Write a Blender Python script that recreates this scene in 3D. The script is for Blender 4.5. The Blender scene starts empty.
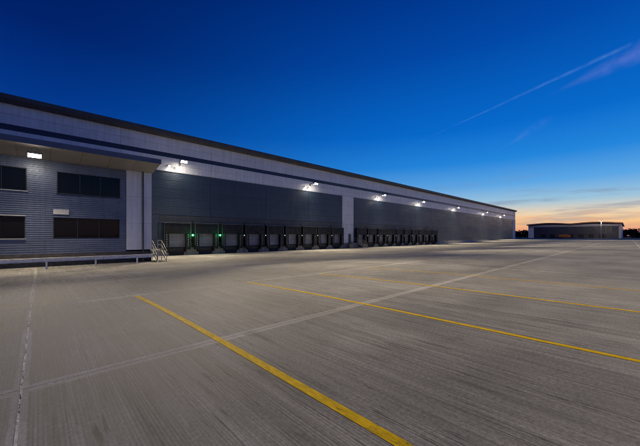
import bpy, bmesh, math, random
from mathutils import Vector

random.seed(7)
R = math.radians
sc = bpy.context.scene
col = sc.collection

# ------------------------------------------------------------------ camera
# X runs along the warehouse facade, Y points at it, the lens is at X=Y=0
EYE = 1.65
cd = bpy.data.cameras.new('camera')
cd.sensor_width = 36.0
cd.lens = 36.0 * 295.0 / 640.0
cd.shift_y = 13.0 / 640.0
cd.clip_start = 0.05
cd.clip_end = 9000
cam = bpy.data.objects.new('camera', cd)
col.objects.link(cam)
cam.location = (0, 0, EYE)
cam.rotation_euler = (R(90), 0, R(46.3 - 90))
sc.camera = cam

sc.view_settings.view_transform = 'Standard'
sc.view_settings.look = 'None'
sc.view_settings.exposure = 0.0
sc.view_settings.gamma = 1.0
sc.cycles.use_denoising = True
sc.cycles.filter_width = 1.05
sc.cycles.max_bounces = 6
sc.cycles.sample_clamp_indirect = 4.0


def lin(r, g, b):
    def f(c):
        c /= 255.0
        return c / 12.92 if c <= 0.04045 else ((c + 0.055) / 1.055) ** 2.4
    return (f(r), f(g), f(b), 1.0)


# ------------------------------------------------------------------ dusk sky
world = bpy.data.worlds.new('World')
sc.world = world
world.use_nodes = True
nt = world.node_tree
nt.nodes.clear()


class NG:
    """tiny helper for building node graphs"""
    def __init__(self, nt):
        self.nt = nt

    def new(self, kind, **kw):
        n = self.nt.nodes.new(kind)
        for k, v in kw.items():
            setattr(n, k, v)
        return n

    def put(self, sock, v):
        if isinstance(v, bpy.types.NodeSocket):
            self.nt.links.new(v, sock)
        elif v is not None:
            sock.default_value = v

    def m(self, op, a, b=None, c=None, clamp=False):
        n = self.new('ShaderNodeMath', operation=op, use_clamp=clamp)
        for i, v in enumerate((a, b, c)):
            self.put(n.inputs[i], v)
        return n.outputs[0]

    def vm(self, op, a, b=None):
        n = self.new('ShaderNodeVectorMath', operation=op)
        self.put(n.inputs[0], a)
        if b is not None:
            self.put(n.inputs[1], b)
        return n.outputs['Value'] if op in ('DOT_PRODUCT', 'LENGTH') else n.outputs[0]

    def ss(self, x, lo, hi, a=0.0, b=1.0):
        n = self.new('ShaderNodeMapRange', interpolation_type='SMOOTHSTEP')
        self.put(n.inputs['Value'], x)
        for k, v in (('From Min', lo), ('From Max', hi), ('To Min', a), ('To Max', b)):
            n.inputs[k].default_value = v
        return n.outputs[0]

    def mix(self, f, a, b, blend='MIX'):
        n = self.new('ShaderNodeMix', data_type='RGBA', blend_type=blend)
        self.put(n.inputs[0], f)
        self.put(n.inputs[6], a)
        self.put(n.inputs[7], b)
        return n.outputs[2]

    def ramp(self, f, stops, interp='LINEAR'):
        n = self.new('ShaderNodeValToRGB')
        n.color_ramp.interpolation = interp
        e = n.color_ramp.elements
        while len(e) < len(stops):
            e.new(0.5)
        for i, (p, c) in enumerate(stops):
            e[i].position = p
            e[i].color = c
        self.put(n.inputs[0], f)
        return n.outputs[0]

    def noise(self, vec, scale, detail=3.0, rough=0.5, dim='3D'):
        n = self.new('ShaderNodeTexNoise', noise_dimensions=dim)
        self.put(n.inputs['Vector'], vec)
        n.inputs['Scale'].default_value = scale
        n.inputs['Detail'].default_value = detail
        n.inputs['Roughness'].default_value = rough
        return n.outputs[0]

    def mul3(self, vec, s):
        return self.vm('MULTIPLY', vec, s)


g = NG(nt)
tc = g.new('ShaderNodeTexCoord')
D = tc.outputs['Generated']
sep = g.new('ShaderNodeSeparateXYZ')
g.put(sep.inputs[0], D)
dx, dy, dz = sep.outputs
elev = g.m('MULTIPLY', g.m('ARCSINE', g.m('MINIMUM', g.m('MAXIMUM', dz, -1.0), 1.0)), 180 / math.pi)
hor = g.m('SQRT', g.m('ADD', g.m('MULTIPLY', dx, dx), g.m('MULTIPLY', dy, dy)))
hor = g.m('MAXIMUM', hor, 0.001)
SUNAZ = R(-6)          # the afterglow sits just past the end of the facade
caz = g.m('DIVIDE', g.m('ADD', g.m('MULTIPLY', dx, math.cos(SUNAZ)), g.m('MULTIPLY', dy, math.sin(SUNAZ))), hor)
ef = g.m('DIVIDE', elev, 60.0, clamp=True)


def deg(*rows):
    return [(e / 60.0, lin(*c)) for e, c in rows]


glow = g.ramp(ef, deg((0, (204, 138, 128)), (0.9, (232, 160, 126)), (2.2, (250, 200, 142)), (3.6, (234, 212, 180)),
                      (5.5, (158, 196, 218)), (8.5, (92, 166, 228)), (12.5, (36, 134, 220)), (18, (8, 106, 204)),
                      (30, (2, 72, 166)), (42, (0, 44, 128)), (60, (0, 24, 92))))
away = g.ramp(ef, deg((0, (128, 112, 134)), (3, (118, 112, 142)), (7, (70, 96, 152)), (13, (10, 68, 152)),
                      (20, (2, 52, 134)), (28, (1, 34, 106)), (40, (0, 22, 84)), (60, (0, 16, 70))))
azf = g.ss(caz, -0.15, 1.0)
sky = g.mix(azf, away, glow)
# thin cloud streaks above the horizon
cv = g.new('ShaderNodeCombineXYZ')
g.put(cv.inputs[0], g.m('MULTIPLY', dx, 2.4))
g.put(cv.inputs[1], g.m('MULTIPLY', dy, 2.4))
g.put(cv.inputs[2], g.m('MULTIPLY', dz, 26.0))
cl = g.noise(cv.outputs[0], 1.9, 5.0, 0.55)
clf = g.m('MULTIPLY', g.ss(cl, 0.5, 0.66), g.m('MULTIPLY', g.ss(elev, 0.4, 2.5), g.ss(elev, 12.0, 5.0)))
clf = g.m('MULTIPLY', clf, g.m('MULTIPLY', azf, 0.48))
sky = g.mix(clf, sky, lin(128, 138, 164))
cl2 = g.noise(cv.outputs[0], 3.7, 4.0, 0.6)
pf = g.m('MULTIPLY', g.ss(cl2, 0.5, 0.7), g.m('MULTIPLY', g.ss(elev, 0.2, 1.2), g.ss(elev, 5.0, 2.0)))
sky = g.mix(g.m('MULTIPLY', pf, g.m('MULTIPLY', azf, 0.55)), sky, lin(246, 178, 120))


# an old contrail: a thin arc through two directions of the sky
def pixdir(px, py):
    a, b = (px - 320) / 295.0, (236 - py) / 295.0
    c, s = math.cos(R(46.3)), math.sin(R(46.3))
    return Vector((c + s * a, s - c * a, b)).normalized()


def trail(sky, p0, p1, width, amount, colour, seed):
    a, b = pixdir(*p0), pixdir(*p1)
    n = a.cross(b).normalized()
    t = n.cross(a).normalized()
    along = g.m('DIVIDE', g.vm('DOT_PRODUCT', D, tuple(t)), math.asin(min(1, b.dot(t))))
    wob = g.noise(g.mul3(D, (1, 1, 1)), 9.0 + seed, 3.0)
    off = g.m('ADD', g.vm('DOT_PRODUCT', D, tuple(n)), g.m('MULTIPLY', g.m('SUBTRACT', wob, 0.5), width * 1.6))
    w = g.m('MULTIPLY', g.ss(along, 1.0, 0.0, 0.55, 2.6), width)
    f = g.m('SUBTRACT', 1.0, g.m('DIVIDE', g.m('ABSOLUTE', off), w), clamp=True)
    f = g.m('MULTIPLY', f, g.m('MULTIPLY', g.ss(along, 1.25, 0.1), g.ss(along, -0.9, 0.0)))
    f = g.m('MULTIPLY', f, g.ss(g.noise(D, 30.0 + seed, 4.0), 0.25, 0.7))
    return g.mix(g.m('MULTIPLY', f, amount), sky, colour)


sky = trail(sky, (640, 40), (410, 146), 0.0022, 0.30, lin(110, 160, 232), 0)
sky = trail(sky, (640, 52), (560, 90), 0.010, 0.32, lin(126, 140, 222), 3)
sky = trail(sky, (530, 131), (500, 149), 0.005, 0.09, lin(140, 160, 226), 7)
bg = g.new('ShaderNodeBackground')
g.put(bg.inputs[0], sky)
bg.inputs[1].default_value = 1.0
wo = g.new('ShaderNodeOutputWorld')
nt.links.new(bg.outputs[0], wo.inputs[0])

# the sun has set: only its last warm light from the horizon behind the far end
sd = bpy.data.lights.new('sun', 'SUN')
sd.energy = 0.05
sd.angle = R(12)
sd.color = (1.0, 0.62, 0.42)
sun = bpy.data.objects.new('sun', sd)
col.objects.link(sun)
sun.location = (60, -60, 60)
sun.rotation_euler = Vector((-math.cos(SUNAZ), -math.sin(SUNAZ), -0.05)).to_track_quat('-Z', 'Y').to_euler()


# ------------------------------------------------------------------ helpers
class MB:
    """collects shapes and links them as one mesh object"""
    def __init__(self):
        self.v, self.f = [], []

    def face_loop(self, a, b):
        n = len(a)
        for i in range(n):
            j = (i + 1) % n
            self.f.append((a[i], a[j], b[j], b[i]))

    def box(self, x0, x1, y0, y1, z0, z1):
        k = len(self.v)
        self.v += [(x0, y0, z0), (x1, y0, z0), (x1, y1, z0), (x0, y1, z0),
                   (x0, y0, z1), (x1, y0, z1), (x1, y1, z1), (x0, y1, z1)]
        self.f += [(k, k + 3, k + 2, k + 1), (k + 4, k + 5, k + 6, k + 7), (k, k + 1, k + 5, k + 4),
                   (k + 1, k + 2, k + 6, k + 5), (k + 2, k + 3, k + 7, k + 6), (k + 3, k, k + 4, k + 7)]
        return self

    def cbox(self, x0, x1, y0, y1, z0, z1, c=0.01):
        """box with its edges chamfered"""
        bm = bmesh.new()
        bmesh.ops.create_cube(bm, size=1)
        for v in bm.verts:
            v.co = (x0 + (v.co.x + .5) * (x1 - x0), y0 + (v.co.y + .5) * (y1 - y0), z0 + (v.co.z + .5) * (z1 - z0))
        bmesh.ops.bevel(bm, geom=list(bm.edges), offset=c, segments=1, affect='EDGES')
        k = len(self.v)
        bm.verts.index_update()
        self.v += [tuple(v.co) for v in bm.verts]
        self.f += [tuple(k + v.index for v in f.verts) for f in bm.faces]
        bm.free()
        return self

    def prism(self, prof, axis, a, b):
        """prof: closed list of 2-d points, extruded along axis from a to b"""
        k = len(self.v)
        n = len(prof)
        for t in (a, b):
            for p in prof:
                if axis == 'x':
                    self.v.append((t, p[0], p[1]))
                elif axis == 'y':
                    self.v.append((p[0], t, p[1]))
                else:
                    self.v.append((p[0], p[1], t))
        self.face_loop(list(range(k, k + n)), list(range(k + n, k + 2 * n)))
        self.f.append(tuple(range(k + n - 1, k - 1, -1)))
        self.f.append(tuple(range(k + n, k + 2 * n)))
        return self

    def tube(self, pts, r, seg=8, r1=None):
        pts = [Vector(p) for p in pts]
        rings = []
        for i, p in enumerate(pts):
            d = (pts[min(i + 1, len(pts) - 1)] - pts[max(i - 1, 0)]).normalized()
            u = d.cross(Vector((0, 0, 1)))
            if u.length < 1e-3:
                u = d.cross(Vector((0, 1, 0)))
            u.normalize()
            w = d.cross(u)
            rr = r if r1 is None else r + (r1 - r) * i / (len(pts) - 1)
            k = len(self.v)
            for s in range(seg):
                t = 2 * math.pi * s / seg
                self.v.append(tuple(p + (u * math.cos(t) + w * math.sin(t)) * rr))
            rings.append(list(range(k, k + seg)))
        for a, b in zip(rings, rings[1:]):
            self.face_loop(a, b)
        self.f.append(tuple(reversed(rings[0])))
        self.f.append(tuple(rings[-1]))
        return self

    def mesh(self, name, mat):
        me = bpy.data.meshes.new(name)
        me.from_pydata(self.v, [], self.f)
        bm = bmesh.new()
        bm.from_mesh(me)
        bmesh.ops.recalc_face_normals(bm, faces=list(bm.faces))
        bm.to_mesh(me)
        bm.free()
        if mat:
            me.materials.append(mat)
        return me

    def build(self, name, mat, parent=None):
        return link(name, self.mesh(name, mat), parent)


def link(name, me, parent=None, loc=None):
    o = bpy.data.objects.new(name, me)
    col.objects.link(o)
    if parent is not None:
        o.parent = parent
    if loc:
        o.location = loc
    return o


def tag(o, label=None, cat=None, group=None, kind=None):
    for k, v in (('label', label), ('category', cat), ('group', group), ('kind', kind)):
        if v:
            o[k] = v
    return o


def empty(name, loc=(0, 0, 0)):
    return link(name, None, None, loc)


def kids(o, table):
    return table.get(o.name, [])


def copy_tree(o, parent=None):
    c = o.copy()
    col.objects.link(c)
    c.parent = parent
    for ch in list(o.children):
        copy_tree(ch, c)
    return c


ORD = ['first', 'second', 'third', 'fourth', 'fifth', 'sixth', 'seventh', 'eighth', 'ninth', 'tenth', 'eleventh']


# ------------------------------------------------------------------ materials
def material(name, base, rough=0.6, metal=0.0, spec=0.5, var=0.0, vscale=1.0, bump=0.0, bscale=20.0, streak=0.0,
             coat=0.0, tint=0.0):
    m = bpy.data.materials.new(name)
    m.use_nodes = True
    t = m.node_tree
    q = NG(t)
    p = t.nodes['Principled BSDF']
    p.inputs['Roughness'].default_value = rough
    p.inputs['Metallic'].default_value = metal
    p.inputs['Specular IOR Level'].default_value = spec
    p.inputs['Coat Weight'].default_value = coat
    base = tuple(base) + (1.0,)
    geo = q.new('ShaderNodeNewGeometry').outputs['Position']
    c = base
    if var:
        f = q.ss(q.noise(geo, vscale, 5.0, 0.6), 0.3, 0.7, 1 - var, 1 + var)
        if streak:          # rain streaks running down the sheet
            s = q.noise(q.mul3(geo, (1.6, 1.6, 0.12)), 2.2, 5.0, 0.65)
            f = q.m('MULTIPLY', f, q.ss(s, 0.35, 0.75, 1 + streak * .4, 1 - streak))
        if tint:            # sheets from different batches differ a little
            r = q.new('ShaderNodeObjectInfo').outputs['Random']
            f = q.m('MULTIPLY', f, q.m('ADD', q.m('MULTIPLY', r, 2 * tint), 1 - tint))
        c = q.mix(1.0, base, q.m('MULTIPLY', f, 1.0), 'MULTIPLY')
        q.put(p.inputs['Base Color'], c)
        q.put(p.inputs['Roughness'], q.m('MULTIPLY', q.m('SUBTRACT', 2.0, f), rough, clamp=True))
    else:
        p.inputs['Base Color'].default_value = base
    if bump:
        b = q.new('ShaderNodeBump')
        b.inputs['Strength'].default_value = bump
        b.inputs['Distance'].default_value = 0.02
        q.put(b.inputs['Height'], q.noise(geo, bscale, 4.0, 0.6))
        q.put(p.inputs['Normal'], b.outputs[0])
    return m


def emitter(name, colour, strength):
    m = bpy.data.materials.new(name)
    m.use_nodes = True
    p = m.node_tree.nodes['Principled BSDF']
    p.inputs['Base Color'].default_value = (0.8, 0.8, 0.8, 1)
    p.inputs['Emission Color'].default_value = tuple(colour) + (1.0,)
    p.inputs['Emission Strength'].default_value = strength
    return m


M = {}
M['dark_panel'] = material('dark_panel', (0.036, 0.056, 0.090), 0.42, 0.0, 0.5, 0.05, 0.35, 0, 0, 0.16, 0, 0.05)
M['dock_band'] = material('dock_band', (0.044, 0.052, 0.068), 0.5, 0, 0.5, 0.12, 0.4, 0, 0, 0.2, 0, 0.06)
M['white_panel'] = material('white_panel', (0.74, 0.74, 0.76), 0.4, 0.0, 0.5, 0.06, 0.5, 0, 0, 0.14, 0, 0.03)
M['stripe'] = material('stripe', (0.018, 0.024, 0.06), 0.4, 0, 0.5, 0.1, 0.6)
M['gutter'] = material('gutter', (0.07, 0.066, 0.068), 0.45, 0.0, 0.5, 0.12, 0.7, 0, 0, 0.2)
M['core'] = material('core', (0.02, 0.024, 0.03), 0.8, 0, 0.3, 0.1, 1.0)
M['office_clad'] = material('office_clad', (0.150, 0.178, 0.250), 0.40, 0.15, 0.5, 0.08, 0.6, 0, 0, 0.16, 0, 0.03)
M['plinth'] = material('plinth', (0.10, 0.09, 0.08), 0.8, 0, 0.3, 0.2, 2.0, 0.3, 14)
M['plinth_dark'] = material('plinth_dark', (0.022, 0.025, 0.034), 0.7, 0, 0.3, 0.25, 2.5, 0.3, 14)
M['soffit'] = material('soffit', (0.31, 0.29, 0.275), 0.6, 0, 0.4, 0.08, 0.9)
M['fascia'] = material('fascia', (0.10, 0.12, 0.18), 0.4, 0, 0.5, 0.08, 0.8)
M['pipe'] = material('pipe', (0.05, 0.055, 0.07), 0.45, 0, 0.5, 0.1, 3)
M['frame'] = material('frame', (0.03, 0.033, 0.04), 0.4, 0, 0.5, 0.1, 4)
M['pale_metal'] = material('pale_metal', (0.5, 0.5, 0.5), 0.4, 0, 0.5, 0.08, 3)
M['galvanised'] = material('galvanised', (0.42, 0.43, 0.44), 0.42, 0.7, 0.5, 0.18, 9)
M['rail_paint'] = material('rail_paint', (0.74, 0.73, 0.70), 0.5, 0, 0.5, 0.15, 5)
M['stair_steel'] = material('stair_steel', (0.30, 0.295, 0.28), 0.6, 0.2, 0.4, 0.2, 6)
M['edge_grey'] = material('edge_grey', (0.17, 0.18, 0.19), 0.5, 0.2, 0.5, 0.2, 5)
M['rubber'] = material('rubber', (0.012, 0.012, 0.013), 0.75, 0, 0.3, 0.3, 4, 0.3, 30)
M['curtain'] = material('curtain', (0.009, 0.010, 0.012), 0.6, 0, 0.4, 0.3, 1.6, 0.4, 3)
M['door_panel'] = material('door_panel', (0.25, 0.26, 0.29), 0.45, 0, 0.5, 0.08, 1.2, 0, 0, 0.15, 0, 0.12)
M['white_mark'] = material('white_mark', (0.3, 0.3, 0.3), 0.55, 0, 0.4, 0.25, 6)
M['dock_concrete'] = material('dock_concrete', (0.24, 0.23, 0.215), 0.85, 0, 0.3, 0.22, 1.4, 0.4, 12, 0.25)
M['lamplit_concrete'] = material('lamplit_concrete', (0.46, 0.44, 0.40), 0.85, 0, 0.3, 0.15, 1.0, 0.3, 12, 0.2)
M['steel_dark'] = material('steel_dark', (0.035, 0.036, 0.038), 0.5, 0.4, 0.5, 0.2, 4)
M['lamp_body'] = material('lamp_body', (0.16, 0.16, 0.165), 0.5, 0.3, 0.5, 0.1, 8)
M['roof'] = material('roof', (0.16, 0.17, 0.18), 0.5, 0, 0.5, 0.1, 0.5)
M['far_wall'] = material('far_wall', (0.045, 0.048, 0.078), 0.5, 0, 0.4, 0.12, 0.15, 0, 0, 0.2, 0, 0.08)
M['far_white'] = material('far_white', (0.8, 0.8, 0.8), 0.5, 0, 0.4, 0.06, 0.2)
M['far_band'] = material('far_band', (0.36, 0.35, 0.42), 0.5, 0, 0.4, 0.06, 0.2)
M['far_roof'] = material('far_roof', (0.42, 0.20, 0.17), 0.55, 0, 0.4, 0.1, 0.2)
M['lamp_glass'] = emitter('lamp_glass', (1.0, 0.90, 0.74), 60.0)
M['lamp_glass_small'] = emitter('lamp_glass_small', (1.0, 0.92, 0.8), 9.0)
M['mast_glass'] = emitter('mast_glass', (1.0, 0.85, 0.5), 4.0)
M['green_lens'] = emitter('green_lens', (0.03, 1.0, 0.16), 3.2)
M['pale_lens'] = emitter('pale_lens', (0.45, 0.85, 0.6), 0.8)
M['truck_orange'] = material('truck_orange', (0.26, 0.085, 0.02), 0.45, 0, 0.5, 0.1, 1)


def glass():
    m = bpy.data.materials.new('window_glass')
    m.use_nodes = True
    p = m.node_tree.nodes['Principled BSDF']
    q = NG(m.node_tree)
    p.inputs['Base Color'].default_value = (0.006, 0.007, 0.009, 1)
    p.inputs['Roughness'].default_value = 0.06
    p.inputs['Specular IOR Level'].default_value = 0.22
    geo = q.new('ShaderNodeNewGeometry').outputs['Position']
    b = q.new('ShaderNodeBump')
    b.inputs['Strength'].default_value = 0.06
    b.inputs['Distance'].default_value = 0.05
    q.put(b.inputs['Height'], q.noise(geo, 0.9, 2.0))
    q.put(p.inputs['Normal'], b.outputs[0])
    return m


M['glass'] = glass()

# ------------------------------------------------------------------ the yard
SLX, SLY = 17.03, 5.6        # long-strip slabs
JX, JY = -0.13, 4.5          # where two joints cross
DOCK_Z, FLOOR_Z = -1.15, 0.03
WALL_Y = 45.0


def sm(x, a, b):
    t = min(1.0, max(0.0, (x - a) / (b - a)))
    return t * t * (3 - 2 * t)


def gz(x, y):
    """the yard falls towards the docks and rises again past them"""
    return (DOCK_Z * 0.93 * sm(y, 4.0, 35.0) + DOCK_Z * 0.07 * sm(y, 30, 45)) * (1 - 0.96 * sm(x, 98, 185))


def concrete_mat():
    m = bpy.data.materials.new('brushed_concrete')
    m.use_nodes = True
    t = m.node_tree
    q = NG(t)
    p = t.nodes['Principled BSDF']
    geo = q.new('ShaderNodeNewGeometry').outputs['Position']
    s = q.new('ShaderNodeSeparateXYZ')
    q.put(s.inputs[0], geo)
    px, py, pz = s.outputs
    # distance from the strip edges: trowelled smooth margins beside each joint
    fy = q.m('PINGPONG', q.m('SUBTRACT', py, JY), SLY / 2)
    fx = q.m('PINGPONG', q.m('SUBTRACT', px, JX), SLX / 2)
    wob = q.m('MULTIPLY', q.m('SUBTRACT', q.noise(geo, 2.5, 2.0), 0.5), 0.02)
    my = q.ss(q.m('ADD', fy, wob), 0.12, 0.10)
    mx = q.ss(q.m('ADD', fx, wob), 0.07, 0.05)
    margin = q.m('MAXIMUM', my, mx)
    # brush marks drawn across each strip, straight along Y with slight drift
    drift = q.m('MULTIPLY', q.noise(q.mul3(geo, (0.2, 0.25, 0)), 1.0, 1.0), 0.06)
    bx = q.m('ADD', px, drift)
    strip = q.m('FLOOR', q.m('DIVIDE', q.m('SUBTRACT', py, JY), SLY))
    cv = q.new('ShaderNodeCombineXYZ')
    q.put(cv.inputs[0], bx)
    q.put(cv.inputs[1], q.m('MULTIPLY', py, 0.012))
    q.put(cv.inputs[2], q.m('MULTIPLY', strip, 3.7))
    v = cv.outputs[0]
    coarse = q.noise(v, 3.2, 2.0, 0.6)
    mid = q.noise(v, 15.0, 3.0, 0.7)
    fine = q.noise(v, 46.0, 2.0, 0.7)
    br = q.m('ADD', q.m('MULTIPLY', coarse, 0.22), q.m('ADD', q.m('MULTIPLY', mid, 0.40), q.m('MULTIPLY', fine, 0.38)))
    # scattered dark scratches left by the broom
    cv3 = q.new('ShaderNodeCombineXYZ')
    q.put(cv3.inputs[0], bx)
    q.put(cv3.inputs[1], q.m('MULTIPLY', py, 0.06))
    q.put(cv3.inputs[2], q.m('ADD', q.m('MULTIPLY', strip, 1.9), 20.0))
    scratch = q.ss(q.noise(cv3.outputs[0], 24.0, 2.0, 0.6), 0.57, 0.68)
    scratch = q.m('MULTIPLY', scratch, q.ss(q.noise(geo, 0.9, 3.0, 0.6), 0.35, 0.65))
    cv4 = q.new('ShaderNodeCombineXYZ')
    q.put(cv4.inputs[0], bx)
    q.put(cv4.inputs[1], q.m('MULTIPLY', py, 0.03))
    q.put(cv4.inputs[2], q.m('ADD', q.m('MULTIPLY', strip, 2.3), 41.0))
    drag = q.ss(q.noise(cv4.outputs[0], 10.0, 4.0, 0.75), 0.53, 0.64)
    drag = q.m('MULTIPLY', drag, q.ss(q.noise(q.mul3(geo, (1.0, 0.3, 1)), 0.8, 3.0, 0.6), 0.36, 0.60))
    # dark drag lines and tyre marks, mostly along the bays
    cv2 = q.new('ShaderNodeCombineXYZ')
    q.put(cv2.inputs[0], px)
    q.put(cv2.inputs[1], q.m('MULTIPLY', py, 0.10))
    q.put(cv2.inputs[2], 4.0)
    tyre = q.ss(q.noise(cv2.outputs[0], 5.5, 4.0, 0.6), 0.56, 0.74)
    patch = q.noise(geo, 0.55, 4.0, 0.6)
    tyre = q.m('MULTIPLY', tyre, q.ss(patch, 0.38, 0.62))
    big = q.noise(geo, 0.13, 4.0, 0.55)
    grit = q.noise(geo, 26.0, 4.0, 0.75)
    spot = q.ss(q.noise(geo, 1.7, 3.0, 0.5), 0.68, 0.80)
    rnd = q.new('ShaderNodeObjectInfo').outputs['Random']
    # the tines of the broom: close parallel grooves that come and go
    wv = q.new('ShaderNodeTexWave', wave_type='BANDS', bands_direction='X', wave_profile='SIN')
    cw = q.new('ShaderNodeCombineXYZ')
    q.put(cw.inputs[0], q.m('ADD', bx, q.m('MULTIPLY', mid, 0.06)))
    q.put(cw.inputs[1], 0.0)
    q.put(cw.inputs[2], 0.0)
    q.put(wv.inputs['Vector'], cw.outputs[0])
    wv.inputs['Scale'].default_value = 2 * math.pi / (20 * 0.031)
    tine = q.m('MULTIPLY', q.m('SUBTRACT', wv.outputs['Fac'], 0.5), q.ss(q.noise(q.mul3(geo, (3.0, 0.5, 1)), 1.0, 3.0, 0.6), 0.30, 0.70, 0.08, 0.52))
    f0 = q.m('SUBTRACT', 1.0, q.m('MULTIPLY', q.m('MULTIPLY', drag, q.m('SUBTRACT', 1.0, margin)), 0.26))
    speck = q.noise(geo, 130.0, 2.0, 0.6)
    pit = q.ss(q.noise(geo, 42.0, 2.0, 0.5), 0.66, 0.74)
    f = q.ss(br, 0.34, 0.66, 0.72, 1.27)
    f = q.m('MULTIPLY', q.m('MULTIPLY', f, f0), q.m('ADD', 1.0, tine))
    f = q.m('ADD', q.m('MULTIPLY', f, q.m('SUBTRACT', 1.0, q.m('MULTIPLY', margin, 0.8))), q.m('MULTIPLY', margin, 0.8))
    f = q.m('MULTIPLY', f, q.ss(speck, 0.25, 0.75, 0.78, 1.2))
    f = q.m('MULTIPLY', f, q.m('SUBTRACT', 1.0, q.m('MULTIPLY', pit, 0.30)))
    f = q.m('MULTIPLY', f, q.m('SUBTRACT', 1.0, q.m('MULTIPLY', q.m('MULTIPLY', scratch, q.m('SUBTRACT', 1.0, margin)), 0.58)))
    f = q.m('MULTIPLY', f, q.ss(big, 0.3, 0.7, 0.74, 1.20))
    f = q.m('MULTIPLY', f, q.ss(patch, 0.25, 0.75, 0.82, 1.14))
    f = q.m('MULTIPLY', f, q.ss(grit, 0.25, 0.75, 0.70, 1.26))
    f = q.m('MULTIPLY', f, q.m('SUBTRACT', 1.0, q.m('MULTIPLY', tyre, 0.36)))
    f = q.m('MULTIPLY', f, q.m('SUBTRACT', 1.0, q.m('MULTIPLY', spot, 0.28)))
    f = q.m('MULTIPLY', f, q.m('ADD', q.m('MULTIPLY', rnd, 0.16), 0.92))
    f = q.m('MULTIPLY', f, q.m('ADD', 1.0, q.m('MULTIPLY', margin, 0.50)))
    # paler apron at the docks: concrete tone and lamp light both in the colour
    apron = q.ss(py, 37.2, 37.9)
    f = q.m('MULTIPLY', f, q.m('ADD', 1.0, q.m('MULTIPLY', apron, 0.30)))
    c = q.mix(1.0, (0.306, 0.291, 0.262, 1), f, 'MULTIPLY')
    c = q.mix(q.m('MULTIPLY', tyre, 0.25), c, (0.06, 0.055, 0.06, 1))
    q.put(p.inputs['Base Color'], c)
    q.put(p.inputs['Roughness'], q.ss(f, 0.5, 1.3, 0.80, 0.95))
    p.inputs['Specular IOR Level'].default_value = 0.12
    b = q.new('ShaderNodeBump')
    b.inputs['Strength'].default_value = 0.35
    b.inputs['Distance'].default_value = 0.004
    h = q.m('MULTIPLY', q.m('ADD', q.m('MULTIPLY', mid, 0.5), q.m('MULTIPLY', fine, 0.5)), q.m('SUBTRACT', 1.0, margin))
    q.put(b.inputs['Height'], q.m('ADD', h, q.m('MULTIPLY', grit, 0.25)))
    q.put(p.inputs['Normal'], b.outputs[0])
    return m


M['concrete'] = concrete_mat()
M['joint'] = material('joint', (0.17, 0.16, 0.145), 0.9, 0, 0.2, 0.3, 6)
M['asphalt'] = material('asphalt', (0.075, 0.07, 0.066), 0.85, 0, 0.3, 0.22, 0.25, 0.4, 18)
M['field'] = material('field', (0.05, 0.048, 0.04), 0.9, 0, 0.2, 0.3, 0.02)


def paint_mat(name, base, keep, seed):
    """road paint worn through to the concrete below"""
    m = bpy.data.materials.new(name)
    m.use_nodes = True
    q = NG(m.node_tree)
    p = m.node_tree.nodes['Principled BSDF']
    geo = q.new('ShaderNodeNewGeometry').outputs['Position']
    a = q.noise(q.mul3(geo, (1, 0.35, 1)), 16.0 + seed, 6.0, 0.75)
    b = q.noise(geo, 1.1 + seed * .1, 3.0, 0.6)
    wear = q.m('ADD', q.m('MULTIPLY', a, 0.7), q.m('MULTIPLY', b, 0.3))
    f = q.ss(q.noise(q.mul3(geo, (1, 0.2, 1)), 30.0, 4.0, 0.7), 0.3, 0.7, 0.66, 1.12)
    q.put(p.inputs['Base Color'], q.mix(1.0, tuple(base) + (1,), f, 'MULTIPLY'))
    q.put(p.inputs['Alpha'], q.ss(wear, keep + 0.10, keep - 0.02))
    p.inputs['Roughness'].default_value = 0.85
    p.inputs['Specular IOR Level'].default_value = 0.1
    return m


M['yellow_paint'] = paint_mat('yellow_paint', (0.80, 0.51, 0.006), 0.57, 0)
M['yellow_worn'] = paint_mat('yellow_worn', (0.74, 0.47, 0.03), 0.57, 2)
M['white_worn'] = paint_mat('white_worn', (0.72, 0.70, 0.66), 0.492, 5)
M['yellow_faint'] = paint_mat('yellow_faint', (0.40, 0.30, 0.12), 0.44, 8)


def sheet(xs, ys, dz, name, mat, parent=None, thick=0.0):
    mb = MB()
    nx, ny = len(xs), len(ys)
    for y in ys:
        for x in xs:
            mb.v.append((x, y, gz(x, y) + dz))
    for j in range(ny - 1):
        for i in range(nx - 1):
            k = j * nx + i
            mb.f.append((k, k + 1, k + nx + 1, k + nx))
    if thick:
        k = len(mb.v)
        ring = ([i for i in range(nx)] + [j * nx + nx - 1 for j in range(1, ny)] +
                [(ny - 1) * nx + i for i in range(nx - 2, -1, -1)] + [j * nx for j in range(ny - 2, 0, -1)])
        for i in ring:
            x, y, z = mb.v[i]
            mb.v.append((x, y, z - thick))
        mb.face_loop(list(range(k, k + len(ring))), ring)
    return mb.build(name, mat, parent)


def steps(a, b, n):
    return [a + (b - a) * i / n for i in range(n + 1)]


# far ground to the horizon, with a hole-free drop below the yard
gb = MB()
S = 6000
gb.v = [(-S, -S, -1.45), (S, -S, -1.45), (S, S, -1.45), (-S, S, -1.45)]
gb.f = [(0, 1, 2, 3)]
ground = tag(gb.build('ground', M['field']), kind='structure')

X0S, X1S = JX - 3 * SLX, JX + 14 * SLX
Y0S = JY - 6 * SLY
yard = sheet(steps(X0S, X1S, 96), steps(Y0S, 45.9, 46), -0.016, 'yard', M['joint'])
tag(yard, kind='structure')
sy = []
y = Y0S
while y < WALL_Y - 0.5:
    sy.append((y, min(y + SLY, 45.9)))
    y += SLY
GAP = 0.004
for i in range(17):
    x0, x1 = X0S + i * SLX, X0S + (i + 1) * SLX
    for (y0, y1) in sy:
        sheet(steps(x0 + GAP, x1 - GAP, 8), steps(y0 + GAP, y1 - GAP, 4), 0.0, 'slab', M['concrete'], yard, 0.05)
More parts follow.
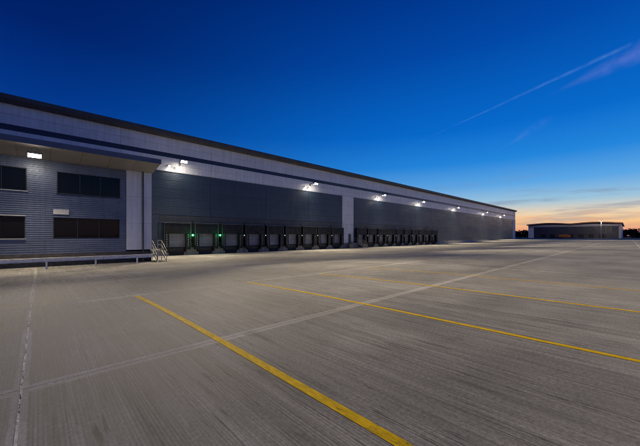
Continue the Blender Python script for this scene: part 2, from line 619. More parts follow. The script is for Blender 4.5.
# asphalt beyond the concrete, running on to the far buildings
ab = MB()
for (x0, x1, y0, y1) in ((X1S + 0.02, 700, -400, 330),):
    k = len(ab.v)
    ab.v += [(x0, y0, -0.02), (x1, y0, -0.5), (x1, y1, -0.5), (x0, y1, -0.02)]
    ab.f += [(k, k + 1, k + 2, k + 3)]
tag(ab.build('far_road', M['asphalt']), kind='structure')


def line_along_y(x, y0, y1, w, mat, dz=0.004, name='bay_marking'):
    n = max(2, int((y1 - y0) / 1.4))
    return tag(sheet([x - w / 2, x + w / 2], steps(y0, y1, n), dz, name, mat), kind='structure')


def line_along_x(y, x0, x1, w, mat, dz=0.004, name='bay_marking'):
    n = max(2, int((x1 - x0) / 1.7))
    return tag(sheet(steps(x0, x1, n), [y - w / 2, y + w / 2], dz, name, mat), kind='structure')


for i, (x, mat) in enumerate(((2.08, 'yellow_paint'), (5.72, 'yellow_paint'), (9.42, 'yellow_paint'), (13.05, 'yellow_worn'))):
    line_along_y(x, -14.0, 9.95, 0.115, M[mat])
for x in (20.6, 24.2):
    line_along_y(x, -14.0, 9.9, 0.115, M['yellow_faint'])
line_along_y(JX, -12, 16, 0.020, M['white_worn'], 0.005, 'joint_marking')
line_along_y(16.9, -16, 10, 0.10, M['white_worn'], 0.005, 'joint_marking')
line_along_x(19.0, 4.2, 6.6, 0.16, M['yellow_faint'])
line_along_y(62.0, -25, 10, 0.3, M['white_worn'], 0.005, 'joint_marking')

# ------------------------------------------------------------------ warehouse
X_L, X_R = -30.0, 198.0
EAVE = 15.6
wh = empty('warehouse', (84, WALL_Y, 0))
tag(wh, 'long dark-panelled warehouse with white upper band, navy stripe and rows of dock doors', 'warehouse')
OX, OY = 84.0, WALL_Y


def L(x):
    return x - OX


# the body behind the sheets
mb = MB()
mb.box(L(X_L), L(X_R) - 0.25, 0.06, 70, 3.5, EAVE)
mb.box(L(X_L), L(12.0), 0.06, 70, -1.5, 3.498)
mb.box(L(97.8), L(X_R) - 0.25, 0.06, 70, -1.5, 3.498)
mb.box(L(12.0) + .002, L(97.8) - .002, 0.22, 70, -1.5, 3.496)
mb.build('wall', M['core'], wh)
# shallow-pitched roof and the dark eaves gutter
mb = MB()
mb.prism([(-0.35, EAVE + .05), (35, EAVE + 3.2), (70.4, EAVE + .05), (70.4, EAVE + .35), (35, EAVE + 3.5), (-0.35, EAVE + .35)],
         'x', L(X_L), L(X_R) + 0.5)
roof = mb.build('roof', M['roof'], wh)
mb = MB()
mb.prism([(-0.75, EAVE + .72), (-0.75, EAVE + .30), (-0.60, EAVE - .02), (0.02, EAVE - .06), (0.02, EAVE + .72)], 'x',
         L(X_L), L(X_R) + 0.7)
mb.build('gutter', M['gutter'], wh)

# sheets: shared meshes with shallow ribs
pcache = {}


def ribbed(w, h, n, mat, depth=0.007):
    key = (round(w, 3), round(h, 3), n, mat)
    if key not in pcache:
        pr = [(0.0, 0.0), (-0.05, 0.0)]
        for i in range(n):
            z0, z1 = h * i / n, h * (i + 1) / n
            if i:
                pr += [(-0.05, z0), ]
            pr += [(-0.05, z0 + (z1 - z0) * .72), (-0.05 + depth, z0 + (z1 - z0) * .80), (-0.05 + depth, z0 + (z1 - z0) * .95)]
        pr += [(-0.05, h), (0.0, h)]
        pcache[key] = MB().prism(pr, 'x', 0, w).mesh('panel', M[mat])
    return pcache[key]


def sheets(x0, x1, z0, z1, wtarget, rows, nrib, mat, off=0.0, gap=0.022):
    n = max(1, round((x1 - x0) / wtarget))
    w = (x1 - x0) / n
    h = (z1 - z0) / rows
    for i in range(n):
        for j in range(rows):
            me = ribbed(w - gap, h - gap, nrib, mat)
            link('panel', me, wh, (L(x0 + i * w + gap / 2), 0.05 - off, z0 + j * h + gap / 2))


P1 = (49.95, 53.9)          # pale pilaster between the two rows of docks
P2 = (192.6, 198.0)         # pale corner at the far end
sheets(9.2, P1[0], 4.62, 10.8, 10.2, 5, 5, 'dark_panel')
sheets(P1[1], P2[0], 4.62, 10.8, 10.1, 5, 5, 'dark_panel')
sheets(12.15, P1[0], 3.68, 4.60, 4.2, 1, 1, 'dock_band', 0.02)
sheets(P1[1], 98.4, 3.68, 4.60, 4.3, 1, 1, 'dock_band', 0.02)
sheets(9.2, 12.15, 3.6, 4.60, 4.2, 1, 5, 'dark_panel')
sheets(98.4, P2[0], 3.6, 4.60, 10.1, 1, 5, 'dark_panel')
sheets(98.4, P2[0], FLOOR_Z + .02, 3.6, 10.1, 3, 4, 'dark_panel')
sheets(9.2, 12.15, FLOOR_Z + .02, 3.6, 3.0, 3, 4, 'dark_panel')
sheets(-28, X_R, 10.83, 12.8, 12.0, 2, 1, 'white_panel', 0.012)
sheets(-28, X_R, 12.8, 13.4, 12.0, 1, 1, 'stripe', 0.02)
sheets(-28, X_R, 13.4, EAVE - .06, 12.0, 2, 1, 'white_panel', 0.012)
sheets(P1[0], P1[1], FLOOR_Z + .02, 10.8, 5, 5, 1, 'white_panel', 0.06)
sheets(P2[0], P2[1], FLOOR_Z + .02, 10.8, 5, 5, 1, 'far_white', 0.06)  # lamp-lit look of this corner painted in with whiter sheets
# return of the pale corner round the end of the building
MB().box(L(X_R) - 0.24, L(X_R), 0.07, 69.9, FLOOR_Z, EAVE - .08).build('end_wall', M['white_panel'], wh)
# flashing between white and dark sheets
MB().box(L(9.2), L(X_R), -0.09, 0.04, 10.775, 10.835).build('flashing', M['pale_metal'], wh)
# concrete plinth showing where the yard climbs
MB().box(L(97.8), L(X_R) + 0.02, -0.10, 0.03, -1.4, FLOOR_Z).build('plinth', M['lamplit_concrete'], wh)  # brighter than the dock plinths: missing lamp light put into the colour
MB().box(L(P1[0]), L(P1[1]), -0.10, 0.03, -1.4, FLOOR_Z).build('plinth', M['dock_concrete'], wh)
MB().box(L(8.9), L(12.1), -0.10, 0.03, -1.4, FLOOR_Z).build('plinth', M['dock_concrete'], wh)
# downpipes
for x in (196.9,):
    mb = MB()
    yy = -0.13 if x not in (53.6, 196.9) else -0.19
    mb.tube([(L(x), -0.45, EAVE - .05), (L(x), yy, EAVE - .6), (L(x), yy, -0.6 if x < 140 else -.2)], 0.07, 8)
    for z in (2.5, 6, 9.5, 12.2):
        mb.box(L(x) - .1, L(x) + .1, yy - .02, yy + .1, z, z + .05)
    mb.build('downpipe', M['white_panel'] if x in (53.6, 196.9) else M['pipe'], wh)

# ---- dock bays
SH = 3.5                     # top of the black shelters


def dock_parts():
    """meshes of one dock bay, centred on x=0, wall plane y=0"""
    d = {}
    fr = MB()                # shelter frame: two cheeks and a head, 0.6 m deep
    fr.box(-1.78, -1.70, -0.62, 0.05, FLOOR_Z - .35, SH)
    fr.box(1.70, 1.78, -0.62, 0.05, FLOOR_Z - .35, SH)
    fr.box(-1.70, 1.70, -0.62, 0.05, SH - .08, SH)
    d['dock_shelter'] = fr.mesh('dock_shelter', M['rubber'])
    hc = MB()                # head curtain hangs as a few overlapping flaps
    n = 6
    for i in range(n):
        a, b = -1.69 + 3.38 * i / n, -1.69 + 3.38 * (i + 1) / n
        o = 0.012 * (i % 2)
        hc.box(a - .01, b + .01, -0.60 + o, -0.58 + o, 1.95 + .03 * ((i * 7) % 3), SH - .085)
    d['head_curtain'] = hc.mesh('head_curtain', M['curtain'])
    for s, nm in ((-1, 'l'), (1, 'r')):
        sc_ = MB()
        pr = [(s * 1.695, -0.60), (s * 1.12, -0.56), (s * 1.12, -0.54), (s * 1.695, -0.575)]
        sc_.prism(pr, 'z', FLOOR_Z - .3, 1.94)
        d['side_curtain_' + nm] = sc_.mesh('side_curtain', M['curtain'])
        mk = MB()
        for k in range(6):
            z = FLOOR_Z + .1 + k * .32
            mk.prism([(s * 1.50, -0.606), (s * 1.40, -0.600), (s * 1.40, -0.584), (s * 1.50, -0.59)], 'z', z, z + .17)
        d['guide_stripe_' + nm] = mk.mesh('guide_stripe', M['white_mark'])
    tr = MB()                # pale edge trim round the shelter
    tr.box(-1.80, -1.755, -0.645, -0.622, FLOOR_Z + .2, SH + .02)
    tr.box(1.755, 1.80, -0.645, -0.622, FLOOR_Z + .2, SH + .02)
    tr.box(-1.755, 1.755, -0.645, -0.622, SH - .02, SH + .02)
    d['edge_trim'] = tr.mesh('edge_trim', M['edge_grey'])
    dp = MB().cbox(-1.25, 1.25, 0.0, 0.05, 0.0, 0.485, 0.012)
    d['door_panel'] = dp.mesh('door_panel', M['door_panel'])
    df = MB()
    df.box(-1.36, -1.26, -0.02, 0.12, FLOOR_Z, 3.15).box(1.26, 1.36, -0.02, 0.12, FLOOR_Z, 3.15).box(-1.26, 1.26, -0.02, 0.12, 3.0, 3.15)
    d['dock_door'] = df.mesh('dock_door', M['frame'])
    lv = MB()
    lv.box(-1.05, 1.05, -0.02, 0.2, -0.52, FLOOR_Z - .03)
    d['dock_leveller'] = lv.mesh('dock_leveller', M['steel_dark'])
    lp = MB()
    lp.prism([(-0.05, FLOOR_Z - .06), (-0.36, FLOOR_Z - .16), (-0.36, FLOOR_Z - .12), (-0.05, FLOOR_Z - .025)], 'x', -1.0, 1.0)
    d['lip'] = lp.mesh('lip', M['steel_dark'])
    bp = MB().cbox(-0.13, 0.13, -0.34, -0.10, -0.62, 0.0, 0.025)
    d['bumper'] = bp.mesh('bumper', M['rubber'])
    pt = MB()
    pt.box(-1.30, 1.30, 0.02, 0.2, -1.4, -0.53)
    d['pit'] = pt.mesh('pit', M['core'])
    return d


DP = dock_parts()


def pier_mesh():
    """concrete nib between two leveller pits, splayed at its foot"""
    mb = MB()
    mb.prism([(-0.80, FLOOR_Z - .04), (-0.80, -.55), (-1.05, -0.78), (-1.05, -1.4), (1.05, -1.4), (1.05, -0.78), (0.80, -.55), (0.80, FLOOR_Z - .04)],
             'y', -0.09, 0.20)
    return mb.mesh('dock_pier', M['dock_concrete'])


PIER = pier_mesh()
infill = MB().box(-0.36, 0.36, 0.0, 0.2, FLOOR_Z, 3.58).mesh('infill_panel', M['dark_panel'])
cond = MB().box(-0.04, 0.04, -0.12, 0.0, -0.3, 3.9).box(-.11, .11, -0.2, -0.02, 0.75, 1.2).mesh('conduit', M['rubber'])


def dock(c, k):
    x = L(c)
    s = link('dock_shelter', DP['dock_shelter'], wh, (x, 0, 0))
    link('head_curtain', DP['head_curtain'], s)
    link('side_curtain', DP['side_curtain_l'], s)
    link('side_curtain', DP['side_curtain_r'], s)
    tag(link('guide_stripe', DP['guide_stripe_l'], s), kind='stuff')
    tag(link('guide_stripe', DP['guide_stripe_r'], s), kind='stuff')
    link('edge_trim', DP['edge_trim'], s)
    d = link('dock_door', DP['dock_door'], wh, (x, 0.05, 0))
    for j in range(6):
        link('door_panel', DP['door_panel'], d, (0, 0.03, FLOOR_Z + .01 + j * .495))
    lv = link('dock_leveller', DP['dock_leveller'], wh, (x, 0, 0))
    link('lip', DP['lip'], lv)
    link('bumper', DP['bumper'], wh, (x - 1.22, 0, 0))
    link('bumper', DP['bumper'], wh, (x + 1.22, 0, 0))
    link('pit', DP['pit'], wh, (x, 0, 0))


N1, S1, A1 = 9, 4.2, 12.3
N2, S2, A2 = 10, 4.3, 54.25
signals = []
for row, (n, s, a) in enumerate(((N1, S1, A1), (N2, S2, A2))):
    for k in range(n):
        dock(a + (k + .5) * s, k)
    for k in range(n + 1):
        xx = L(a + k * s)
        link('dock_pier', PIER, wh, (xx, 0, 0))
        link('infill_panel', infill, wh, (xx, 0, 0))
        if 0 < k < n:
            link('conduit', cond, wh, (xx + .12, 0, 0))
            signals.append((row, k, a + k * s))
# lintel sheets over the dock heads
lint = MB()
lint.box(L(12.15), L(P1[0]) - .01, -0.06, 0.2, 3.58, 3.66)
lint.build('lintel', M['edge_grey'], wh)
MB().box(L(P1[1]) + .01, L(98.3), -0.06, 0.2, 3.58, 3.66).build('lintel', M['edge_grey'], wh)

# staff door in the pale pilaster
dr = MB().cbox(L(52.05), L(53.0), -0.07, -0.02, FLOOR_Z, FLOOR_Z + 2.1, .01).build('door', M['frame'], wh)
MB().box(L(52.85), L(52.93), -0.11, -0.07, FLOOR_Z + .95, FLOOR_Z + 1.1).build('handle', M['galvanised'], dr)

# ------------------------------------------------------------------ dock signal lights
sig_body = MB().cbox(-0.14, 0.14, -0.16, 0.0, -0.24, 0.24, .02)
for z in (-0.11, 0.11):
    sig_body.prism([(-0.10, z + .10), (-0.10, z + .115), (0.10, z + .115), (0.10, z + .10)], 'y', -0.24, -0.16)
sig_body = sig_body.mesh('housing', M['rubber'])


def lens_mesh(mat, r, z):
    mb = MB()
    n = 14
    k = len(mb.v)
    for rr, yy in ((r, -0.161), (r, -0.175), (r * .6, -0.195)):
        for i in range(n):
            t = 2 * math.pi * i / n
            mb.v.append((rr * math.cos(t), yy, z + rr * math.sin(t)))
    for q in range(2):
        mb.face_loop(list(range(k + q * n, k + q * n + n)), list(range(k + q * n + n, k + q * n + 2 * n)))
    mb.f.append(tuple(range(k + 2 * n, k + 3 * n)))
    return mb.mesh('lens', mat)


G_ON, G_DIM = lens_mesh(M['green_lens'], 0.16, 0.11), lens_mesh(M['pale_lens'], 0.095, 0.11)
OFF = lens_mesh(M['rubber'], 0.095, -0.11)
for row, k, x in signals:
    t = empty('signal_light', (x - .05, WALL_Y - 0.56, 1.66))
    bright = row == 0 and k <= 2
    where = 'docks beside the office' if row == 0 else 'docks past the pale pillar'
    lab = ('bright green' if bright else 'small pale green') + ' signal light between %s and %s of the %s' % (ORD[k - 1], ORD[k], where)
    tag(t, lab, 'signal light', 'dock signal lights')
    link('housing', sig_body, t)
    link('lens', G_ON if bright else G_DIM, t)
    link('lens', OFF, t)
    arm = MB().box(-0.03, 0.03, 0.0, 0.56, -0.03, 0.03).mesh('bracket', M['rubber'])
    link('bracket', arm, t)
    if bright:
        ld = bpy.data.lights.new('signal_glow', 'POINT')
        ld.energy = 26
        ld.color = (0.05, 1.0, 0.25)
        ld.shadow_soft_size = 0.1
        lo = bpy.data.objects.new('signal_glow', ld)
        col.objects.link(lo)
        lo.parent = t
        lo.location = (0, -0.42, 0.11)

# ------------------------------------------------------------------ office block
OFY = 36.0
OXR = 8.95
OZ = gz(0, OFY) - .05
of = empty('office_block', (0, OFY, OZ))
tag(of, 'two-storey office block in ribbed blue-grey cladding under a deep flat canopy roof', 'office')


def Z(z):
    return z - OZ


OXL = -24.0
W_TOP = 8.5
PW = (6.6, OXR)              # pale end pillar
# core
MB().box(OXL, OXR - .06, 0.26, 8.9, 0.0, Z(W_TOP) + .3).build('wall', M['core'], of)
# ribbed cladding as separate sheets round the openings
lowwin = [(-22, -14.5), (-9.6, -0.80), (1.0, 6.05)]
upwin = [(-22, -14.5), (-9.6, -0.69), (1.25, 6.08)]
LW = (1.42, 3.36)            # sill and head of the lower windows (z)
UW = (5.55, 7.55)
CB = FLOOR_Z + .02           # foot of the cladding
occache = {}


def clad(x0, x1, z0, z1):
    w = x1 - x0
    pitch = 0.19
    n = max(1, round((z1 - z0) / pitch))
    h = (z1 - z0) / n
    pr = [(0.10, z0)]
    for i in range(n):
        a = z0 + i * h
        pr += [(0.0, a + .002), (0.0, a + h * .52), (0.045, a + h * .66), (0.045, a + h * .9)]
    pr += [(0.0, z1), (0.10, z1)]
    key = (round(w, 2), round(z0, 3), round(z1, 3))
    if key not in occache:
        occache[key] = MB().prism([(p, Z(q)) for p, q in pr], 'x', 0, w - .012).mesh('cladding_sheet', M['office_clad'])
    link('cladding_sheet', occache[key], of, (x0, 0, 0))


def courses(x0, x1, z0, z1, wmax=6.2):
    n = max(1, math.ceil((x1 - x0) / wmax))
    for i in range(n):
        clad(x0 + (x1 - x0) * i / n, x0 + (x1 - x0) * (i + 1) / n, z0, z1)


courses(OXL, PW[0], CB, LW[0])
courses(OXL, PW[0], LW[1], UW[0])
courses(OXL, PW[0], UW[1], W_TOP + .2)
for wins, (z0, z1) in ((lowwin, LW), (upwin, UW)):
    edge = OXL
    for a, b in wins:
        clad(edge, a, z0, z1)
        edge = b
    clad(edge, PW[0], z0, z1)
# windows
for row, (wins, (z0, z1)) in enumerate(((lowwin, LW), (upwin, UW))):
    for a, b in wins:
        w = MB()
        t = .07
        w.box(a + .003, a + t, 0.06, 0.24, Z(z0) + .003, Z(z1) - .003)
        w.box(b - t, b - .003, 0.06, 0.24, Z(z0) + .003, Z(z1) - .003)
        w.box(a + t, b - t, 0.06, 0.24, Z(z0) + .003, Z(z0) + t)
        w.box(a + t, b - t, 0.06, 0.24, Z(z1) - t, Z(z1) - .003)
        win = w.build('window', M['frame'], of)
        n = max(2, round((b - a) / 1.5))
        pw = (b - a - 2 * t) / n
        for i in range(n):
            xx = a + t + i * pw
            MB().box(xx + .03, xx + pw - .03, 0.17, 0.19, Z(z0) + t, Z(z1) - t).build('pane', M['glass'], win)
            if i:
                MB().box(xx - .028, xx + .028, 0.10, 0.22, Z(z0) + t + .002, Z(z1) - t - .002).build('mullion', M['frame'], win)
        if row == 1 or a < 0:
            MB().box(a - .06, b + .06, -0.12, 0.058, Z(z0) - .06, Z(z0) + .002).build('sill', M['pale_metal'] if a < 0 else M['frame'], win)
        if a < 0 and row == 0:
            MB().box(a - .02, b + .02, -0.10, 0.058, Z(z1) - .002, Z(z1) + .07).build('head_flashing', M['pale_metal'], win)
# pale end pillar in two tall sheets, plinth, downpipe
for (a, b) in ((PW[0] + .01, 8.0), (8.02, OXR)):
    for z0, z1 in ((.2, 3.0), (3.01, 5.8), (5.81, W_TOP + .2)):
        MB().cbox(a, b, -0.05, 0.20, Z(z0), Z(z1), .012).build('panel', M['white_panel'], of)
mb = MB()
mb.box(OXR - .055, OXR - .005, 0.205, 8.9, Z(.2), Z(W_TOP))
mb.build('end_wall', M['white_panel'], of)
MB().box(OXL, OXR, -0.02, 0.25, Z(-0.42), Z(CB) - .01).build('plinth', M['plinth'], of)
MB().box(OXL, OXR, 0.02, 0.26, -0.3, Z(-0.425)).build('base_course', M['plinth_dark'], of)
mb = MB().tube([(8.12, -0.20, Z(W_TOP) + .1), (8.12, -0.14, Z(W_TOP) - .3), (8.12, -0.14, .1)], 0.075, 10)
for z in (1.0, 3.0, 5.0, 7.0):
    mb.box(8.02, 8.22, -0.16, -0.03, Z(z), Z(z) + .05)
mb.build('downpipe', M['pipe'], of)
# canopy roof: deep overhang with a sloping lined soffit
CF = -3.1
mb = MB()
mb.prism([(CF, Z(9.45)), (CF, Z(8.98)), (CF + .06, Z(8.98)), (CF + .06, Z(9.40)), (8.9, Z(9.40)), (8.9, Z(9.45))], 'x', OXL, OXR + .12)
roofo = mb.build('canopy_roof', M['fascia'], of)
nb = 16
for i in range(nb):
    a, b = OXL + (OXR + .1 - OXL) * i / nb, OXL + (OXR + .1 - OXL) * (i + 1) / nb
    MB().prism([(CF + .07, Z(9.00)), (0.1, Z(8.45)), (0.1, Z(8.51)), (CF + .07, Z(9.05))], 'x', a + .01, b - .01).build('soffit_board', M['soffit'], roofo)

plate = MB().cbox(0.98, 2.08, OFY - .10, OFY - .004, 3.62, 4.08, .015).build('sign_plate', M['pale_metal'])
tag(plate, 'small blank pale plate fixed above the lower window of the office wall', 'sign')

# ------------------------------------------------------------------ barrier rail in front of the office
BY = 33.0
rail = empty('barrier_rail', (-4, BY, 0))
tag(rail, 'low galvanised barrier rail on short posts along the foot of the office wall', 'barrier')
bx0, bx1 = -16.0, 8.35
seg = 6
for i in range(seg):
    a, b = bx0 + (bx1 - bx0) * i / seg, bx0 + (bx1 - bx0) * (i + 1) / seg
    z = gz(0, BY)
    pr = [(-0.10, z + .60), (-0.04, z + .62), (-0.01, z + .70), (-0.06, z + .76), (-0.01, z + .82), (-0.04, z + .90), (-0.10, z + .92),
          (-0.085, z + .93), (-0.025, z + .91), (0.01, z + .82), (-0.035, z + .76), (0.01, z + .70), (-0.025, z + .61), (-0.085, z + .59)]
    MB().prism([(p, q) for p, q in pr], 'x', a + 4, b + 4 - .01).build('rail_beam', M['rail_paint'], rail)
px_ = bx0 + .3
while px_ < bx1:
    z = gz(px_, BY)
    mb = MB()
    mb.box(px_ + 4 - .06, px_ + 4 + .06, 0.012, 0.10, z - .05, z + .90)
    mb.box(px_ + 4 - .12, px_ + 4 + .12, -0.07, 0.18, z - .02, z + .02)
    mb.build('post', M['rail_paint'], rail)
    px_ += 3.24


# ------------------------------------------------------------------ steel stairs down to the yard
def make_stair():
    """flight descends towards -Y from a landing at floor level; origin at the landing edge on the yard"""
    t = empty('steel_stair')
    H = FLOOR_Z - DOCK_Z
    n = 6
    rise, run = H / n, 0.36
    Wd = 0.46
    land = MB().box(-Wd, Wd, 0.0, 1.5, H - .05, H).build('landing', M['stair_steel'], t)
    for i in range(1, n):
        z = H - i * rise
        MB().box(-Wd + .03, Wd - .03, -i * run, -(i - 1) * run + .02, z - .035, z).build('step', M['stair_steel'], t)
    for s in (-1, 1):
        x = s * Wd
        MB().prism([(0.0, H - .22), (0.0, H + .02), (-(n - 1) * run - .30, 0.02), (-(n - 1) * run - .08, 0.0)], 'x', x - .02, x + .02).build('stringer', M['stair_steel'], t)
        mb = MB()
        fx = -(n - 1) * run
        for hgt in (1.05, 0.55):
            mb.tube([(x, 1.5, H + hgt), (x, 0.0, H + hgt), (x, fx, rise + hgt - .05), (x, fx - .25, rise + hgt - .05)], 0.03, 6)
        mb.build('handrail', M['stair_steel'], t)
        for yy, zb, zt in ((1.45, 0.0, H + 1.05), (0.0, 0.0, H + 1.05), (fx / 2, H / 2 - .1, H / 2 + rise / 2 + 1.02), (fx, 0.0, rise + 1.0)):
            MB().tube([(x, yy, zb), (x, yy, zt)], 0.03, 6).build('post', M['stair_steel'], t)
    return t


st = make_stair()
st.location = (9.5, 36.0, gz(9.5, 34.5))
tag(st, 'steel stair with tube handrails at the corner between office block and docks', 'stair', 'steel stairs to the dock level')
for x, lab in ((54.35, 'steel stair with tube handrails beside the pale pillar between the dock rows'),
               (98.0, 'steel stair with tube handrails at the far end of the docks by the blank wall')):
    c = copy_tree(st)
    c.location = (x, WALL_Y - 1.6, gz(x, 42.5))
    tag(c, lab)
# landing slab joining staff door and middle stair
lb = MB().box(51.9, 53.86, WALL_Y - 1.5, WALL_Y - .12, FLOOR_Z - .12, FLOOR_Z - .002)
lb.box(52.0, 53.8, WALL_Y - 1.4, WALL_Y - .13, DOCK_Z - .1, FLOOR_Z - .122)
tag(lb.build('concrete_landing', M['dock_concrete']), 'raised concrete landing below the staff door in the pale pillar', 'landing')


# ------------------------------------------------------------------ floodlights
def spot(parent, loc, aim, power, size, blend, colour=(1.0, 0.845, 0.59), soft=0.25):
    ld = bpy.data.lights.new('lamp', 'SPOT')
    ld.energy = power
    ld.spot_size = R(size)
    ld.spot_blend = blend
    ld.color = colour
    ld.shadow_soft_size = soft
    o = bpy.data.objects.new('lamp', ld)
    col.objects.link(o)
    o.parent = parent
    o.location = loc
    o.rotation_euler = Vector(aim).to_track_quat('-Z', 'Y').to_euler()
    return o


FLOOD_P = 205000.0
DOWN_P = 12500.0


def head_mesh():
    """trapezoidal floodlight body tilted forward, with cooling fins"""
    mb = MB()
    mb.prism([(-0.30, -0.16), (0.24, -0.03), (0.24, 0.24), (-0.30, 0.14)], 'x', -0.42, 0.42)
    for i in range(7):
        x = -0.36 + i * .12
        mb.box(x - .014, x + .014, -0.16, 0.22, 0.14, 0.31)
    return mb.mesh('housing', M['lamp_body'])


HEAD = head_mesh()
GLASS_BIG = MB().prism([(-0.320, -0.175), (-0.320, 0.125), (-0.301, 0.125), (-0.301, -0.161), (0.20, -0.042), (0.20, -0.055)], 'x', -0.39, 0.39).mesh('lamp_glass', M['lamp_glass'])
ARM = MB().tube([(0, 1.5, 0.0), (0, 1.2, 0.30), (0, 0.0, 0.34)], 0.04, 8).box(-0.12, 0.12, 1.43, 1.5, -0.25, 0.25) \
    .box(-.45, -.425, -.06, .06, 0.0, .34).box(.425, .45, -.06, .06, 0.0, .34).box(-.45, .45, -.05, .05, .335, .36).mesh('bracket', M['lamp_body'])
ARM_SHORT = MB().box(-.45, -.425, -.06, .06, 0.0, .34).box(.425, .45, -.06, .06, 0.0, .34).box(-.45, .45, -.05, .05, .335, .36) \
    .box(-.05, .05, -.05, .05, .36, .62).mesh('bracket', M['lamp_body'])
WASH = MB().cbox(-0.16, 0.16, -0.26, 0.0, -0.10, 0.10, .02).box(-.05, .05, 0.0, 0.06, -.16, .16).mesh('housing', M['lamp_body'])
WASH_G = MB().cbox(-0.13, 0.13, -0.24, -0.03, -0.125, -0.101, .008).box(-.13, .13, -.272, -.262, -.08, .02).mesh('lamp_glass', M['lamp_glass_small'])

LX = [(14.85, 'above the first dock beside the office'),
      (40.2, 'above the seventh dock beside the office'),
      (64.2, 'above the third dock past the pale pillar'),
      (85.2, 'above the eighth dock past the pale pillar'),
      (111.8, 'high on the blank wall, first past the docks'),
      (143.8, 'high on the blank wall, second past the docks'),
      (169.5, 'high on the blank wall, third past the docks')]
for i, (x, where) in enumerate(LX):
    t = empty('floodlight', (x, WALL_Y - 1.55, 12.1))
    tag(t, 'lit floodlight on a short arm ' + where, 'floodlight', 'floodlights along the warehouse')
    link('housing', HEAD, t)
    link('lamp_glass', GLASS_BIG, t)
    link('bracket', ARM, t)
    spot(t, (0, -0.42, -0.16), (0.0, -1, 0.0), FLOOD_P, 59, 1.0)
    spot(t, (0, -0.10, -0.30), (0.0, -1.0, -1), DOWN_P, 136, 1.0)
    for j, dxx in enumerate((-1.5, -0.55)):
        w = empty('wall_lamp', (x + dxx, WALL_Y - 0.09, 11.45 + .12 * (1 - j)))
        tag(w, 'small wall lamp, %s of the pair %s' % (('first', 'second')[j], where.replace('high on', 'lit on')), 'wall lamp', 'wall lamps under the floodlights')
        link('housing', WASH, w)
        link('lamp_glass', WASH_G, w)
        spot(w, (0, -0.30, -0.16), (0, 0.05, -1), 80, 130, 1.0, soft=.1)
t = empty('floodlight', (-0.2, OFY - 2.55, 8.15))
tag(t, 'lit floodlight hanging under the canopy of the office block', 'floodlight', 'floodlights along the warehouse')
link('housing', HEAD, t)
link('lamp_glass', GLASS_BIG, t)
link('bracket', ARM_SHORT, t)
spot(t, (0, -0.42, -0.16), (0.02, -1, -0.02), FLOOD_P * .10, 60, 1.0)
spot(t, (0, 0.0, -0.24), (0.0, -0.60, -1), 3600, 150, 1.0)

# ------------------------------------------------------------------ far side
FX = 327.0
FZ = -0.35
fw = empty('far_warehouse', (FX, 35, FZ))
tag(fw, 'distant low warehouse with twin shallow roof humps and a red-brown roof edge', 'warehouse')
fy0, fy1 = 4.2, 64.0
mid = (fy0 + fy1) / 2


def hump(y):
    t = ((y - fy0) / (fy1 - fy0) * 2) % 1.0
    return 11.9 + 0.95 * math.sin(math.pi * t) ** 1.2


ys = steps(fy0, fy1 - 1e-4, 32)
mb = MB()
mb.box(0, 110, fy0 - 35, fy1 - 35, 0, 11.7)
mb.build('wall', M['far_wall'], fw)
mb = MB()
pr = [(y - 35, hump(y) + .75) for y in ys] + [(y - 35, hump(y) - .05) for y in reversed(ys)]
pr = [(fy0 - 36.2, 11.6), (fy0 - 36.2, 12.4)] + pr[:len(ys)] + [(fy1 - 33.8, 12.4), (fy1 - 33.8, 11.6)] + pr[len(ys):]
mb.prism(pr, 'x', -1.0, 111)
mb.build('roof', M['far_roof'], fw)
mb = MB()
pr = [(y - 35, hump(y) - .9) for y in ys] + [(fy1 - 35, 9.9), (fy0 - 35, 9.9)]
mb.prism(pr, 'x', -0.12, 0.0)
mb.build('gable_band', M['far_band'], fw)
for k in range(11):
    a = fy0 - 35 + 4.5 + k * (fy1 - fy0 - 9.0) / 11
    MB().box(-0.10, 0.0, a + .12, a + (fy1 - fy0 - 9.0) / 11 - .12, 3.8, 9.5).build('panel', M['far_wall'], fw)
for k in range(7):
    a = fy0 - 35 + 9 + k * 6.3
    MB().box(-0.3, -0.02, a, a + 3.2, 0.0, 3.4).build('dock_door', M['curtain'], fw)
MB().box(-0.14, -0.004, fy0 - 35, fy0 - 35 + 1.2, 0, 9.58).build('corner_panel', M['far_band'], fw)
MB().box(-0.14, -0.004, fy1 - 35 - 4.2, fy1 - 35, 0, 9.58).build('corner_panel', M['far_white'], fw)
MB().box(0.0, 110.0, fy0 - 35.14, fy0 - 35.004, 0, 11.6).build('side_panel', M['far_white'], fw)

# light mast
mx, my_ = 290.0, 290.0 * 0.0467
lm = empty('light_mast', (mx, my_, FZ))
tag(lm, 'tall thin light mast with lit head in front of the distant warehouse', 'light mast')
MB().tube([(0, 0, 0), (0, 0, 13.0)], 0.19, 8, 0.11).build('pole', M['far_white'], lm)
MB().box(-.5, .5, -1.0, 1.0, 12.9, 13.15).build('head', M['lamp_body'], lm)
for s in (-1, 1):
    MB().box(-.52, -.30, s * .62 - .28, s * .62 + .28, 12.6, 12.88).build('lamp_glass', M['mast_glass'], lm)
spot(lm, (-0.3, 0, 12.4), (-.3, 0, -1), 5000, 150, 1.0)
spot(lm, (0.7, 0, 12.7), (1, 0.25, -0.2), 13000, 150, 1.0)

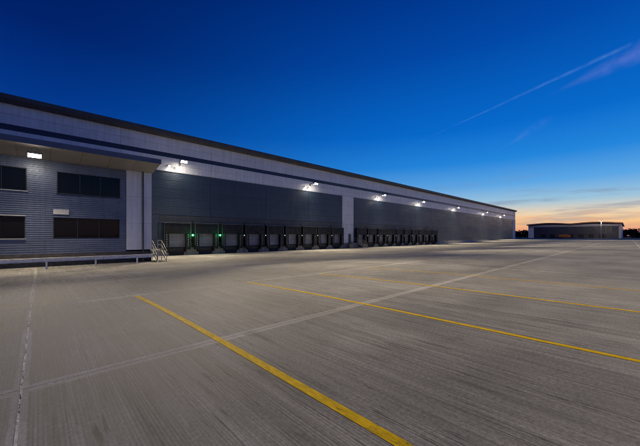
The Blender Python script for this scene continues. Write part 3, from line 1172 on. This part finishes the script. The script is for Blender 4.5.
# small orange vehicle by the far docks
tk = empty('truck', (318, 36.5, -.33))
tag(tk, 'small orange truck parked in front of the distant warehouse', 'truck')
mb = MB()
mb.prism([(-3.4, .9), (-3.4, 2.0), (-2.9, 3.0), (-1.6, 3.0), (-1.6, .9)], 'y', -1.2, 1.2)
tk_c = mb.build('cab', M['truck_orange'], tk)
tk_c.rotation_euler = (0, 0, R(90))
bd = MB().cbox(-1.45, 4.2, -1.25, 1.25, 1.0, 3.3, .08).build('cargo_body', M['truck_orange'], tk)
bd.rotation_euler = (0, 0, R(90))
ch = MB().box(-3.2, 4.1, -.5, .5, .6, .9).build('chassis', M['rubber'], tk)
ch.rotation_euler = (0, 0, R(90))
wm = MB().prism([(.48 * math.cos(2 * math.pi * i / 12), .48 * math.sin(2 * math.pi * i / 12)) for i in range(12)], 'x', -.15, .15).mesh('wheel', M['rubber'])
for yy in (-2.5, 2.9):
    for xx in (-1.05, 1.05):
        link('wheel', wm, tk, (xx, yy, .48))


# ------------------------------------------------------------------ dark tree belts on the horizon
def foliage_mat():
    m = bpy.data.materials.new('foliage')
    m.use_nodes = True
    q = NG(m.node_tree)
    p = m.node_tree.nodes['Principled BSDF']
    geo = q.new('ShaderNodeNewGeometry').outputs['Position']
    f = q.ss(q.noise(geo, 0.4, 3.0), 0.3, 0.7, 0.5, 1.3)
    q.put(p.inputs['Base Color'], q.mix(1.0, (0.035, 0.045, 0.028, 1), f, 'MULTIPLY'))
    p.inputs['Roughness'].default_value = 0.9
    return m


M['foliage'] = foliage_mat()


def belt(name, pts, h, n, label):
    mb = MB()
    for (xa, ya), (xb, yb) in zip(pts, pts[1:]):
        for i in range(n):
            t = random.random()
            hh = h * (0.75 + 0.35 * math.sin(t * 37 + xa) * math.sin(t * 11 + 2))
            cx = xa + (xb - xa) * t + random.uniform(-4, 4)
            cy = ya + (yb - ya) * t + random.uniform(-4, 4)
            cz = hh * random.random() ** 0.6 - .3
            s = random.uniform(.5, 1.3)
            u = Vector((random.gauss(0, 1), random.gauss(0, 1), random.gauss(0, 1))).normalized() * s
            w = u.orthogonal().normalized() * s
            c = Vector((cx, cy, cz))
            k = len(mb.v)
            mb.v += [tuple(c - u), tuple(c + w * .6), tuple(c + u), tuple(c - w * .6)]
            mb.f.append((k, k + 1, k + 2, k + 3))
    me = bpy.data.meshes.new(name)
    me.from_pydata(mb.v, [], mb.f)
    me.materials.append(M['foliage'])
    o = link(name, me)
    tag(o, label, 'trees', kind='stuff')


belt('tree_belt', [(430, 60), (430, 120), (420, 200)], 9.0, 5200, 'dark belt of trees on the horizon between the two warehouses')
belt('tree_belt', [(470, 8), (460, -60), (440, -160), (400, -260)], 10.5, 5200, 'dark belt of trees on the horizon past the distant warehouse')
